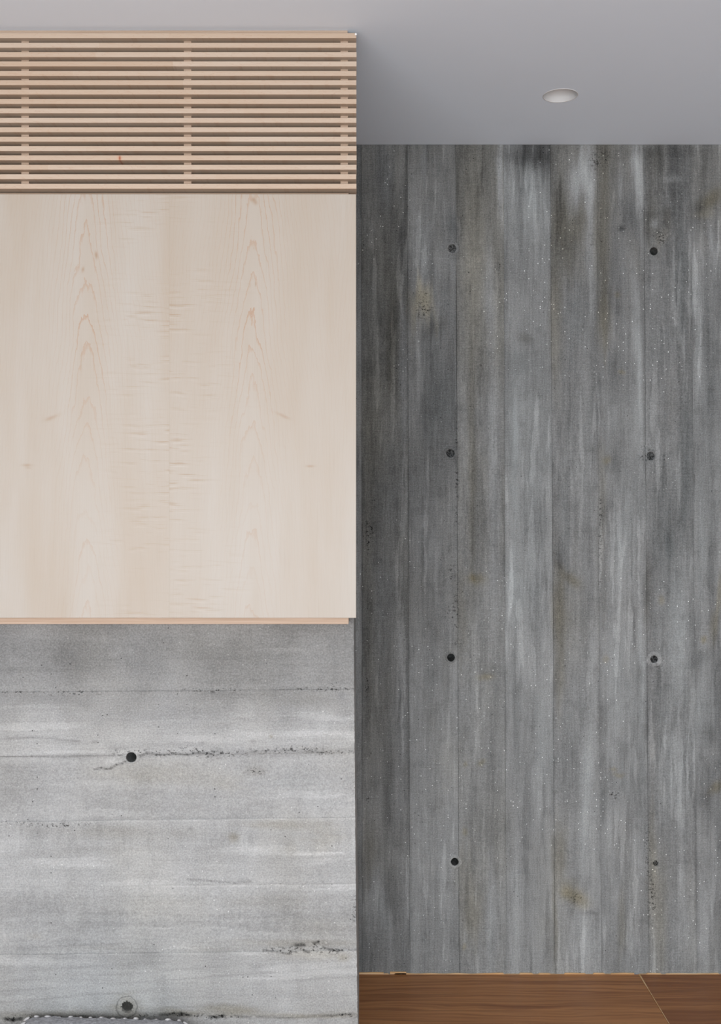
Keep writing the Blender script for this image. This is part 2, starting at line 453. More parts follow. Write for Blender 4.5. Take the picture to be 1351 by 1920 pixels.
# x, y, rx, ry, slope (dx per dy), tone change, warmth change
BF = [
    (936, 345, 7, 110, .02, 24, -.4), (939, 300, 6, 40, 0, 10, -.2), (985, 292, 48, 20, 0, -24, 0), (1014, 300, 12, 40, 0, -16, 0),
    (1000, 360, 22, 45, 0, 8, -.2), (978, 345, 9, 40, 0, -12, 0), (1023, 350, 7, 120, 0, -14, 0),
    (1086, 330, 17, 42, .15, 24, -.4), (1108, 300, 8, 60, 0, 12, -.3), (1104, 440, 8, 170, .02, 14, -.3), (1050, 400, 15, 60, 0, -14, .3), (1062, 455, 24, 60, 0, -12, .4),
    (1085, 420, 16, 30, .2, -8, .3), (1040, 600, 14, 120, 0, -5, .5), (1075, 590, 22, 60, 0, 3, -.3),
    (1130, 420, 12, 210, 0, -10, .5), (1132, 600, 13, 55, 0, -8, .6), (1195, 300, 12, 40, 0, 26, -.3), (1197, 350, 10, 50, .12, 20, -.3), (1203, 420, 5, 90, 0, 14, -.2),
    (1163, 325, 5, 50, 0, 12, -.2), (1183, 400, 15, 45, .2, -12, -.2), (1160, 500, 20, 90, 0, -2, -.2), (1192, 600, 7, 100, .03, 16, -.2), (1200, 700, 6, 90, 0, 18, -.2), (1150, 600, 5, 50, 0, 12, 0),
    (1230, 310, 24, 40, 0, -12, .2), (1265, 330, 25, 60, 0, -7, -.2), (1222, 410, 18, 45, 0, -12, .3), (1226, 420, 8, 9, 0, 22, -.3), (1262, 335, 16, 8, 0, 18, -.1),
    (1242, 443, 11, 20, -.5, 10, .35), (1250, 405, 8, 18, 0, -10, .3), (1278, 500, 13, 140, 0, -10, -.3), (1244, 490, 8, 30, .3, 8, 0), (1262, 570, 4, 120, 0, 10, 0),
    (1332, 375, 20, 22, -.8, -12, .9), (1318, 402, 20, 9, -.6, 6, .5), (1305, 400, 12, 22, -.2, -14, -.2), (1312, 455, 16, 38, 0, 12, .1), (1336, 440, 6, 30, .3, 14, -.2),
    (1330, 700, 12, 110, .02, -12, -.1), (1348, 600, 8, 100, 0, -10, 0), (1312, 620, 9, 110, 0, 10, -.1),
    (725, 500, 16, 200, 0, -8, .1), (735, 640, 12, 110, 0, -10, .3), (757, 700, 8, 160, 0, 9, -.3), (700, 800, 22, 200, 0, -4, .2), (690, 1100, 12, 260, 0, -5, .3), (752, 1350, 10, 200, 0, 9, -.1),
    (720, 330, 14, 70, 0, -5, -.3), (745, 300, 5, 60, 0, 8, .1), (778, 400, 12, 70, 0, 8, -.1), (795, 470, 12, 60, 0, 5, -.3), (790, 520, 24, 22, 0, -5, -.2),
    (795, 568, 23, 34, .1, 11, 1.0), (815, 545, 8, 30, 0, -8, -.2), (812, 615, 18, 18, -.3, -12, .1), (832, 580, 14, 26, .2, 7, -.3), (806, 650, 20, 40, 0, -6, -.2), (795, 300, 5, 40, 0, 10, -.2), (785, 640, 10, 60, 0, 6, -.1),
    (830, 900, 10, 120, 0, -3, 0), (820, 760, 30, 60, 0, -3, -.2), (808, 1030, 12, 30, 0, 8, -.1), (838, 1250, 12, 80, 0, -8, .1), (790, 1240, 16, 90, 0, 5, 0), (800, 1600, 22, 60, 0, 6, 0), (718, 1330, 20, 70, 0, -6, .1), (748, 1330, 5, 36, 0, -12, 0),
    (886, 480, 22, 180, 0, 0, .25), (918, 560, 12, 130, 0, 8, -.3), (884, 880, 7, 230, 0, -10, .4), (925, 920, 12, 190, 0, 9, -.3), (893, 1085, 17, 11, 0, -7, .9), (886, 1084, 5, 7, 0, -3, .7), (863, 1160, 12, 90, 0, -6, .3), (910, 1270, 15, 6, -.5, -5, .9),
    (902, 1430, 7, 6, -.4, -10, .9), (872, 1435, 4, 5, 0, -6, .8), (871, 1560, 5, 8, 0, -6, .8), (868, 1640, 20, 50, 0, -4, .3), (885, 1720, 18, 60, 0, -4, .5), (870, 1776, 4, 6, 0, -6, .9), (922, 1720, 9, 110, 0, 12, -.2), (935, 1560, 5, 120, 0, 6, 0),
    (985, 635, 16, 12, .4, -14, .2), (975, 680, 26, 22, 0, -8, -.2), (965, 850, 8, 160, 0, 7, -.3), (1000, 1000, 24, 120, 0, -3, -.2), (962, 1100, 12, 80, 0, 9, -.2), (970, 1700, 10, 120, 0, 5, -.1), (1012, 1400, 12, 160, 0, 6, -.1), (968, 1320, 7, 120, 0, -7, -.1),
    (1060, 1010, 10, 130, 0, -7, -.3), (1047, 1045, 10, 20, 0, -12, -.1), (1046, 1060, 9, 7, 0, -10, .2), (1070, 1085, 14, 16, .9, -12, .7), (1050, 1130, 16, 70, 0, -10, .65), (1048, 1260, 9, 120, 0, -8, .4), (1100, 1000, 14, 160, 0, 4, -.1), (1098, 1480, 12, 120, 0, 9, -.2), (1108, 1420, 8, 90, 0, 9, -.1), (1110, 1260, 9, 60, 0, 12, -.1), (1085, 1580, 20, 80, 0, 5, -.1), (1050, 1600, 12, 60, 0, -8, .5),
    (1138, 862, 8, 8, 0, -5, 1.0), (1150, 870, 12, 16, 0, -6, -.1), (1128, 900, 8, 110, 0, -7, .3), (1170, 1000, 24, 90, 0, 8, -.2), (1152, 790, 8, 60, 0, 10, -.1), (1195, 800, 12, 80, 0, 8, -.1), (1132, 1100, 8, 130, 0, -8, .2), (1136, 1235, 7, 7, 0, -6, .7), (1150, 1300, 22, 110, 0, 4, -.1), (1202, 1270, 6, 160, 0, 12, -.2), (1165, 698, 8, 4, 0, 0, 1.1), (1157, 553, 6, 6, 0, -2, .8),
    (1128, 1350, 8, 110, 0, -8, .1), (1160, 1454, 13, 5, .0, -6, .9), (1150, 1444, 8, 4, 0, -6, .9), (1140, 1490, 18, 26, .2, -5, -.1), (1172, 1480, 16, 40, .4, 4, -.1), (1142, 1595, 8, 40, 0, 12, -.1), (1130, 1520, 6, 30, 0, -14, -.1), (1145, 1690, 10, 50, 0, 7, 0), (1164, 1730, 8, 60, 0, -6, .4), (1200, 1540, 10, 120, 0, 7, -.1),
    (1212, 855, 17, 17, 0, -9, -.1), (1240, 1000, 22, 110, 0, -4, -.2), (1240, 1128, 7, 10, 0, -4, .9), (1238, 1130, 14, 20, 0, 4, 0), (1253, 1020, 9, 24, .1, -10, -.3), (1270, 1180, 18, 110, 0, 8, -.2), (1215, 1130, 8, 90, 0, -8, .2), (1283, 850, 12, 120, 0, -10, -.4), (1242, 1240, 18, 14, 0, 9, 0), (1222, 1380, 9, 130, 0, -6, .2), (1262, 1450, 24, 120, 0, 5, -.1), (1222, 1600, 9, 90, 0, -6, .45), (1235, 1720, 14, 110, 0, -7, .4), (1278, 1640, 8, 130, .05, 8, -.1), (1286, 1500, 9, 110, 0, -8, -.1),
    (1319, 1200, 6, 8, 0, -8, 1.3), (1318, 1200, 17, 20, 0, 6, -.1), (1310, 1235, 20, 16, -.6, -10, -.1), (1344, 1150, 10, 60, -.2, -6, .8), (1333, 1060, 7, 110, 0, -10, -.1), (1316, 1000, 9, 120, 0, 6, -.2), (1343, 1475, 14, 14, -.6, -8, 1.1), (1320, 1500, 14, 16, 0, -10, 0), (1330, 1375, 12, 20, 0, -14, 0), (1322, 1560, 16, 40, 0, 8, 0), (1305, 1620, 5, 160, .02, -10, 0), (1325, 1720, 16, 90, 0, 8, -.1), (1315, 1320, 12, 60, 0, 12, -.1),
    (1075, 1678, 20, 13, .0, -6, 1.0), (1090, 1692, 16, 14, .2, -8, .8), (1104, 1712, 18, 4, -.2, -14, 0), (1060, 1670, 12, 12, 0, -4, .7), (1090, 1770, 26, 70, 0, 8, -.1), (1068, 1655, 18, 10, 0, -4, .3),
    (1164, 428, 6, 5, 0, -26, -.1), (1040, 1720, 5, 90, 0, -10, .4), (690, 1600, 14, 60, 0, -6, .3), (708, 1670, 9, 60, .15, 12, -.2), (724, 1720, 7, 70, .1, 14, -.2), (695, 1690, 6, 50, 0, 8, -.1), (728, 1590, 3, 36, 0, 10, 0), (735, 1690, 18, 70, 0, -8, 0), (758, 1560, 5, 200, 0, 7, 0),
    (852, 470, 12, 50, 0, -5, -.2), (846, 430, 10, 30, 0, -6, -.2), (1003, 265, 40, 12, 0, -10, 0), (1250, 285, 90, 10, 0, -8, 0)]
BPIT = [(854, 1140, 6, 60), (850, 1155, 12, 16), (856, 900, 3, 120), (692, 992, 7, 16), (690, 1010, 4, 24), (687, 1285, 3, 24), (792, 552, 18, 6), (795, 580, 16, 16), (1078, 1684, 14, 9), (1214, 1590, 5, 60),
        (1222, 1680, 7, 50), (1210, 850, 10, 14), (1225, 1240, 16, 12), (1125, 1000, 3, 120), (856, 1205, 7, 8), (690, 1500, 3, 10), (1240, 445, 8, 14), (845, 1060, 4, 40), (1122, 300, 16, 16), (935, 500, 3, 10), (878, 512, 4, 4), (1150, 1490, 10, 8)]

def back_fields(px, py, k):
    wpx = px + 9 * fbm(px / 22, py / 70, 3) + 3 * fbm(px / 5, py / 26, 4)
    wpy = py + 120 * fbm(px / 9, py / 160, 5) * 0.8
    tone = np.interp(py + 60 * fbm(px / 12, py / 200, 11), LV, BT[k]) if k is not None else np.full_like(px, 122.0)
    warm = 0.6 * np.interp(py, LV, BW[k]) if k is not None else np.zeros_like(px)
    for (x, y, rx, ry, sl, dt, dw) in BF:
        big = ry > 25
        X = (wpx if big else px + 0.35 * (wpx - px)); Yp = (wpy if big else py + 0.08 * (wpy - py))
        a = (X - x - sl * (Yp - y)) / rx; b = (Yp - y) / ry
        m = np.exp(-np.clip((a * a + b * b), 0, 40) ** 1.25)
        tone = tone + 1.25 * dt * m; warm = warm + dw * m
    pit = np.zeros_like(px)
    for (x, y, rx, ry) in BPIT:
        pit = np.maximum(pit, np.exp(-np.clip(((px - x) / rx) ** 2 + ((py - y) / ry) ** 2, 0, 40) ** 1.3))
    pit = np.where((np.abs(px - 854) < 14) | (np.abs(px - 1125) < 8) | (np.abs(px - 1216) < 12), pit * (0.35 + 0.6 * vnoise(px / 9, py / 22, 19)), pit)
    return tone / 255.0 * TB + 0.0, warm, pit
TB = 1.10            # brightness of the back wall concrete overall

def grid_faces(nr, nc, keep=None):
    idx = np.arange(nr * nc).reshape(nr, nc)
    q = np.stack([idx[:-1, :-1], idx[:-1, 1:], idx[1:, 1:], idx[1:, :-1]], -1).reshape(-1, 4)
    if keep is not None: q = q[keep.reshape(-1)]
    return q

# tie holes: px, py, hole radius, collar radius, depth of the plug (mm), tone change of the collar
TIES_B = [(847, 466, 7.6, 11.5, 4, 6), (844, 850, 7.6, 12.5, 9, -2), (845, 1233, 7.2, 9.5, 60, 2), (852, 1616, 7.2, 12.0, 60, 14),
          (1225, 471, 7.4, 10.5, 50, 8), (1220, 855, 7.6, 14.5, 9, 18), (1225.5, 1236, 6.8, 13.5, 7, 17), (1229, 1619, 4.5, 12.0, 3, 4)]
TIES_F = [(246, 1420, 9.6, 11.5, 70, 2), (238, 1888, 9.8, 20, 40, -26)]

# ------------------------------------------------------------------ back wall
SB = F / YB
wall_back = link('wall_back', box_mesh('wall_back', -0.02, 2.62, YB + 0.09, YB + 0.29, -0.05, CEIL + 0.05), MAT_WALL)
tag(wall_back, 'dark grey concrete back wall marked by upright formwork boards', kind='structure')

EDGES = [(645, 645), (677, 679), (763, 768.5), (854, 860.5), (944, 949), (1031, 1040), (1118, 1127), (1206, 1216), (1295, 1306), (1384, 1396)]
while EDGES[-1][0] < 2320: EDGES.append((EDGES[-1][0] + 89, EDGES[-1][1] + 90))
OFFS = [0.0012, 0.0, 0.0004, -0.0004, 0.0010, -0.0002, 0.0010, -0.0006, 0.0012, 0.0]

def set_mesh(name, verts, faces):
    me = bpy.data.meshes.new(name)
    me.from_pydata(verts.tolist(), [], faces.tolist())
    return me

for k in range(len(EDGES) - 1):
    (a0, a1), (b0, b1) = EDGES[k], EDGES[k + 1]
    fine = k <= 8
    step = 2.7 if fine else 30
    py_top, py_bot = CEN_Y - (CEIL + 0.012 - ZC) * SB, CEN_Y + ZC * SB
    nr = int((py_bot - py_top) / step) + 2
    nc = int((b0 - a0) / step) + 2
    pys = np.linspace(py_top, py_bot, nr)
    t = np.linspace(0, 1, nc)
    fr = (pys - 272) / 1554.0
    L = a0 + (a1 - a0) * fr; R = b0 + (b1 - b0) * fr
    gl = 0.15 + 0.50 * vnoise(pys / 90, pys * 0 + k * 3.1, 41)
    gr = 0.15 + 0.35 * vnoise(pys / 70, pys * 0 + k * 5.7, 42)
    if k == 0: gl = gl * 0
    jl = 0.9 * fbm(pys / 30, pys * 0 + k * 1.7, 51); jr = 0.9 * fbm(pys / 30, pys * 0 + (k + 1) * 1.7, 51)
    PX = (L + jl + gl)[:, None] * (1 - t) + (R + jr - gr)[:, None] * t
    PY = np.repeat(pys[:, None], nc, 1)
    off = OFFS[k] if k < len(OFFS) else rng.uniform(-.0006, .0012)
    YY = YB + off + 0.0012 * fbm(PX / 40, PY / 260, 61) + 0.0005 * fbm(PX / 8, PY / 60, 62)
    tone, warm, pit = back_fields(PX, PY, k if fine else None)
    edge = np.minimum(t, 1 - t)[None, :] * (b0 - a0)
    tone = tone - 0.028 * np.exp(-(edge / 2.2) ** 2) * (0.3 + 1.2 * vnoise(PY / 120, PX * 0 + np.round(t)[None, :] + k, 77))
    # lips running back into the joint
    PXe = np.concatenate([PX[:, :1], PX, PX[:, -1:]], 1)
    PXe[:, 0] -= gl; PXe[:, -1] += gr        # both flanks of a joint meet at its bottom
    jd = 0.0013
    YYe = np.concatenate([np.full((nr, 1), YB + jd), YY, np.full((nr, 1), YB + jd)], 1)
    ex = lambda A: np.concatenate([A[:, :1], A, A[:, -1:]], 1)
    PYe = ex(PY)
    V = np.stack([(PXe - CEN_X) / SB, YYe, ZC + (CEN_Y - PYe) / SB], -1).reshape(-1, 3)
    cx = 0.25 * (PXe[:-1, :-1] + PXe[:-1, 1:] + PXe[1:, :-1] + PXe[1:, 1:]); cy = 0.25 * (PYe[:-1, :-1] + PYe[:-1, 1:] + PYe[1:, :-1] + PYe[1:, 1:])
    keep = np.ones(cx.shape, bool)
    for (hx, hy, hr, cr, dp, dt) in TIES_B:
        keep &= (cx - hx) ** 2 + (cy - hy) ** 2 > (hr + 1.0) ** 2
    me = set_mesh('concrete_board', V, grid_faces(nr, nc + 2, keep))
    cdt, cdw, mla, mda, snd = cloud(PX, PY, SB, True, 50 + k * 13)
    put_attrs(me, ex(tone + cdt).ravel(), ex(warm + cdw).ravel(), ex(pit).ravel(), ex(mla).ravel(), ex(mda).ravel(), ex(snd).ravel())
    o = link('concrete_board', me, MAT_BACK, wall_back)

def tie_hole(px, py, hr, cr, dp, dt, Y, S, mat, parent, fields, seed):
    """cast collar around a form-tie hole: outer lip, bevel, tube and plug"""
    r = random.Random(seed)
    n = 40
    prof = [(cr + 2.6, 0.0016), (cr + 0.2, -0.0011), (hr + 0.8, -0.0009), (hr, 0.0002), (hr * 0.97, 0.004), (hr * 0.95, dp / 1000.0), (hr * 0.55, dp / 1000.0 + 0.001), (0.01, dp / 1000.0)]
    if cr - hr > 6.8: prof[1] = (cr + 0.2, -0.0006); prof[2] = (hr + 1.2, 0.0035); prof[3] = (hr, 0.0050); prof[4] = (hr * 0.97, 0.008)
    verts, px_, py_ = [], [], []
    for i, (rad, dy) in enumerate(prof):
        for j in range(n):
            a = 2 * math.pi * j / n
            w = 1.0 + (0.10 * (vnoise(np.array([3 * math.cos(a) + 5]), np.array([3 * math.sin(a) + seed]), seed)[0] - 0.5) * (2.0 if i < 2 else 0.8))
            X = px + rad * w * math.cos(a); Yp = py + rad * w * math.sin(a)
            d = dy
            if i >= 5 and dp < 12: d = dp / 1000.0 * r.uniform(0.45, 1.25)
            verts.append(((X - CEN_X) / S, Y + d, ZC + (CEN_Y - Yp) / S)); px_.append(X); py_.append(Yp)
    faces = []
    for i in range(len(prof) - 1):
        for j in range(n):
            j2 = (j + 1) % n
            faces.append((i * n + j, (i + 1) * n + j, (i + 1) * n + j2, i * n + j2))
    me = bpy.data.meshes.new('tie_hole'); me.from_pydata(verts, [], faces)
    for p in me.polygons: p.use_smooth = True
    px_ = np.array(px_); py_ = np.array(py_)
    tone, warm, pit = fields(px_, py_)
    ringm = np.repeat(np.array([0.0, 0.8, 1.0, 0.8, 0.2, 0.0, 0.0, 0.0]), n)
    inn = np.repeat(np.array([0, 0, 0, 0.25, 0.9, 1.0, 1.0, 1.0]), n)
    spk = np.array([r.random() for _ in range(len(px_))])
    tone = tone + dt / 255.0 * ringm
    tone = tone * (1 - inn) + inn * ((0.30 if S < 700 else 0.36) if dp > 12 else (0.16 + 0.26 * (spk > .5)))
    put_attrs(me, tone, warm, pit * 0.5)
    return link('tie_hole', me, mat, parent)

for i, h in enumerate(TIES_B):
    kk = 2 if h[0] < 860 else 7
    tie_hole(*h, YB, SB, MAT_BACK, wall_back, lambda a, b, kk=kk: back_fields(a, b, kk), 100 + i)

# ------------------------------------------------------------------ wall on the left, cast against level boards
SF = F / YC
XL = -2.6
wall_left = link('wall_left', box_mesh('wall_left', XL, -0.045, YC + 0.09, YB + 0.085, -0.05, CEIL + 0.05), MAT_WALL)
tag(wall_left, 'pale grey concrete wall marked by level formwork boards, below the maple panel', kind='structure')

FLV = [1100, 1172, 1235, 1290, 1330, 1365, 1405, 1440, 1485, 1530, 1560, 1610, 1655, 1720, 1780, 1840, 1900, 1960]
FT = [132, 134, 134, 142, 147, 164, 166, 160, 160, 165, 163, 165, 168, 162, 160, 160, 154, 154]  # darker top courses: stain plus the panel's shadow put into the tone
FFEAT = [  # x, y, rx, ry, tone, warmth
    (150, 1240, 110, 30, -8, 0), (420, 1215, 120, 26, -5, .05), (600, 1250, 60, 40, 7, 0), (90, 1312, 60, 14, -6, 0), (300, 1345, 120, 18, -6, -.05), (560, 1310, 70, 16, -6, .1), (620, 1360, 40, 20, 4, -.1), (60, 1345, 50, 10, 8, 0),
    (300, 1450, 110, 22, -10, .25), (420, 1470, 40, 14, -3, .2), (40, 1450, 50, 22, -9, 0), (20, 1490, 46, 22, -7, 0), (80, 1520, 30, 10, 4, 0), (560, 1465, 80, 26, -4, -.15), (600, 1500, 60, 20, 2, -.1),
    (100, 1555, 80, 14, -7, .05), (215, 1560, 60, 12, -9, .15), (190, 1595, 90, 8, -9, .05), (60, 1600, 60, 8, -7, 0), (400, 1590, 40, 30, -9, 0), (530, 1545, 70, 9, -10, .3), (610, 1570, 30, 30, -6, .25), (340, 1560, 40, 10, -8, .1), (330, 1598, 30, 16, -8, 0), (545, 1590, 12, 16, -9, .1), (470, 1570, 8, 16, -5, 0), (600, 1615, 30, 6, 7, 0), (450, 1650, 18, 5, -12, 0),
    (438, 1570, 10, 9, -20, .55), (480, 1446, 18, 9, -14, .15), (60, 1700, 90, 22, -9, 0), (300, 1700, 100, 24, -4, .1), (500, 1690, 80, 14, -8, .1), (130, 1760, 90, 20, -6, .0), (600, 1740, 60, 20, -4, .15), (65, 1756, 14, 6, -8, .2), (40, 1778, 40, 8, -9, 0), (65, 1560, 40, 30, -4, 0),
    (560, 1768, 110, 8, -16, .3), (580, 1790, 70, 12, -6, .3), (420, 1780, 60, 6, -8, .1), (180, 1780, 60, 5, -7, .1), (430, 1895, 50, 9, -22, .6), (330, 1898, 40, 8, -20, .5), (100, 1905, 140, 9, -18, .35), (560, 1904, 110, 5, -8, .4), (640, 1900, 30, 7, -12, .2), (238, 1888, 23, 22, -24, .4), (480, 1812, 14, 7, -12, 0), (643, 1796, 10, 7, -12, .4),
    (320, 1398, 90, 6, -12, 0), (420, 1412, 70, 10, -12, 0), (600, 1408, 60, 8, -14, .1), (520, 1414, 40, 9, -10, 0), (220, 1405, 20, 6, -16, 0), (205, 1427, 14, 6, 9, 0), (130, 1419, 120, 3, -10, 0), (60, 1384, 70, 3, -10, 0), (110, 1394, 60, 2.5, -9, 0), (180, 1406, 60, 2.5, -8, 0),
    (640, 1305, 9, 8, -6, -.1), (640, 1383, 7, 6, -4, 0), (475, 1390, 5, 4, -14, 0), (474, 1275, 5, 4, -12, 0), (474, 1313, 4, 3, -8, 0), (378, 1393, 6, 3, -14, 0), (177, 1391, 5, 4, -18, 0), (90, 1368, 7, 2.5, -16, 0), (508, 1381, 3, 3, -20, .6), (356, 1553, 4, 3, -20, 0), (354, 1635, 3, 2.5, -18, 0), (520, 1222, 5, 5, 12, 0), (245, 1220, 5, 4, 10, 0), (225, 1218, 4, 4, 10, 0), (212, 1228, 9, 5, 9, 0), (25, 1240, 14, 8, 8, 0), (22, 1230, 5, 5, 8, 0), (185, 1517, 5, 3, 12, 0), (248, 1465, 8, 5, 9, 0)]
FPIT = [(300, 1412, 55, 6), (400, 1413, 60, 7), (360, 1407, 40, 6), (520, 1407, 50, 5), (560, 1404, 40, 5), (620, 1411, 45, 4), (250, 1410, 30, 5), (222, 1411, 12, 6), (480, 1446, 12, 6), (535, 1782, 40, 6), (575, 1778, 30, 8), (615, 1783, 40, 5), (595, 1768, 14, 3), (400, 1906, 50, 5), (330, 1902, 50, 5), (100, 1911, 120, 6), (40, 1910, 40, 8), (645, 1904, 22, 4), (270, 1905, 40, 3),
        (400, 1294, 60, 2.5), (600, 1292, 60, 3), (625, 1283, 5, 4), (40, 1297, 40, 2), (130, 1300, 50, 4), (664, 1690, 4, 12), (664, 1712, 5, 12), (664, 1470, 3, 8), (30, 1542, 30, 3), (110, 1547, 60, 4)]

FLINES = [([(236, 1427), (228, 1432), (218, 1434), (207, 1441), (199, 1442), (189, 1440), (176, 1443)], 1.5, -46),
          ([(262, 1418), (275, 1412), (300, 1415), (326, 1413), (350, 1415), (372, 1411), (398, 1414)], 1.9, -42),
          ([(470, 1410), (500, 1409), (540, 1407), (575, 1409), (620, 1411)], 1.6, -24),
          ([(0, 1419), (60, 1418), (120, 1419), (180, 1416), (215, 1417)], 1.5, -26),
          ([(0, 1386), (60, 1383), (110, 1386), (150, 1390)], 1.6, -18), ([(60, 1777), (140, 1772), (230, 1770)], 1.5, -12),
          ([(350, 1648), (395, 1652), (440, 1656), (470, 1653)], 1.8, -20), ([(530, 1604), (580, 1602), (640, 1599)], 2.0, 14), ([(560, 1622), (610, 1618)], 1.6, 10),
          ([(495, 1782), (530, 1787), (545, 1788)], 1.8, -40), ([(555, 1773), (570, 1772)], 3.0, -70), ([(588, 1769), (597, 1766)], 2.4, -60), ([(570, 1784), (580, 1785)], 2.0, -60), ([(605, 1776), (618, 1781), (642, 1782)], 1.6, -50),
          ([(480, 1907), (540, 1909), (620, 1905), (662, 1900)], 1.6, -30), ([(300, 1903), (340, 1900), (356, 1904)], 2.2, -60), ([(392, 1906), (405, 1908), (420, 1905)], 2.4, -60), ([(440, 1905), (470, 1908)], 1.6, -36),
          ([(10, 1911), (24, 1913), (40, 1910)], 3.0, -80), ([(150, 1904), (180, 1908)], 1.6, -40)]

def front_fields(px, py):
    wpx = px + 60 * fbm(px / 90, py / 10, 23); wpy = py + 12 * fbm(px / 70, py / 14, 25) + 5 * fbm(px / 14, py / 6, 26)
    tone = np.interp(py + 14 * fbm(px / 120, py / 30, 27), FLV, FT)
    warm = np.zeros_like(px) + 0.06
    for (x, y, rx, ry, dt, dw) in FFEAT:
        small = rx < 20
        X, Yp = (px, py) if small else (wpx, wpy)
        m = np.exp(-np.clip(((X - x) / rx) ** 2 + ((Yp - y) / ry) ** 2, 0, 40) ** 1.2)
        tone = tone + dt * m; warm = warm + dw * m
    for (pts, wd, dt) in FLINES:
        for (ax, ay), (bx, by) in zip(pts[:-1], pts[1:]):
            L2 = (bx - ax) ** 2 + (by - ay) ** 2
            tt = np.clip(((px - ax) * (bx - ax) + (py - ay) * (by - ay)) / L2, 0, 1)
            d2 = (px - ax - tt * (bx - ax)) ** 2 + (py - ay - tt * (by - ay)) ** 2
            tone = tone + dt * np.exp(-np.clip(d2 / wd ** 2, 0, 40))
    # year-ring lines of the boards pressed into the lowest courses
    gl = np.sin((py + 0.07 * (px - 200) + 9 * fbm(px / 160, py / 50, 31)) / 2.9)
    gm = np.clip((py - 1792) / 20, 0, 1) * np.clip((1900 - py) / 12, 0, 1) * np.clip(fbm(px / 190, py / 11, 33) * 3 + .35, 0, 1)
    tone = tone - 12 * gm * np.clip(gl - 0.55, 0, 1) / 0.45
    # brush-like saw marks across the board
    hatch = np.clip(fbm(px / 6.5, py / 45, 35) * 3.2, -1, 1)
    zone = np.exp(-((py - 1572) / 34) ** 2) + 0.8 * np.exp(-((py - 1700) / 34) ** 2) + 0.5 * np.exp(-((py - 1480) / 30) ** 2)
    zone = zone * np.clip(0.35 + 2.2 * fbm(px / 110, py / 25, 36), 0, 1)
    tone = tone - 10.0 * hatch * zone
    pit = np.zeros_like(px)
    for (x, y, rx, ry) in FPIT:
        pit = np.maximum(pit, np.exp(-np.clip(((px - x) / rx) ** 2 + ((py - y + 4 * fbm(px / 25, py * 0, 37)) / ry) ** 2, 0, 40) ** 1.3))
    pit[(np.abs(px - 150) < 95) & (np.abs(py - 1228) < 40)] *= 0.35
    pit[(np.abs(px - 420) < 170) & (np.abs(py - 1206) < 30)] *= 0.35
    return tone / 255.0 * TF, warm, pit
TF = 1.0

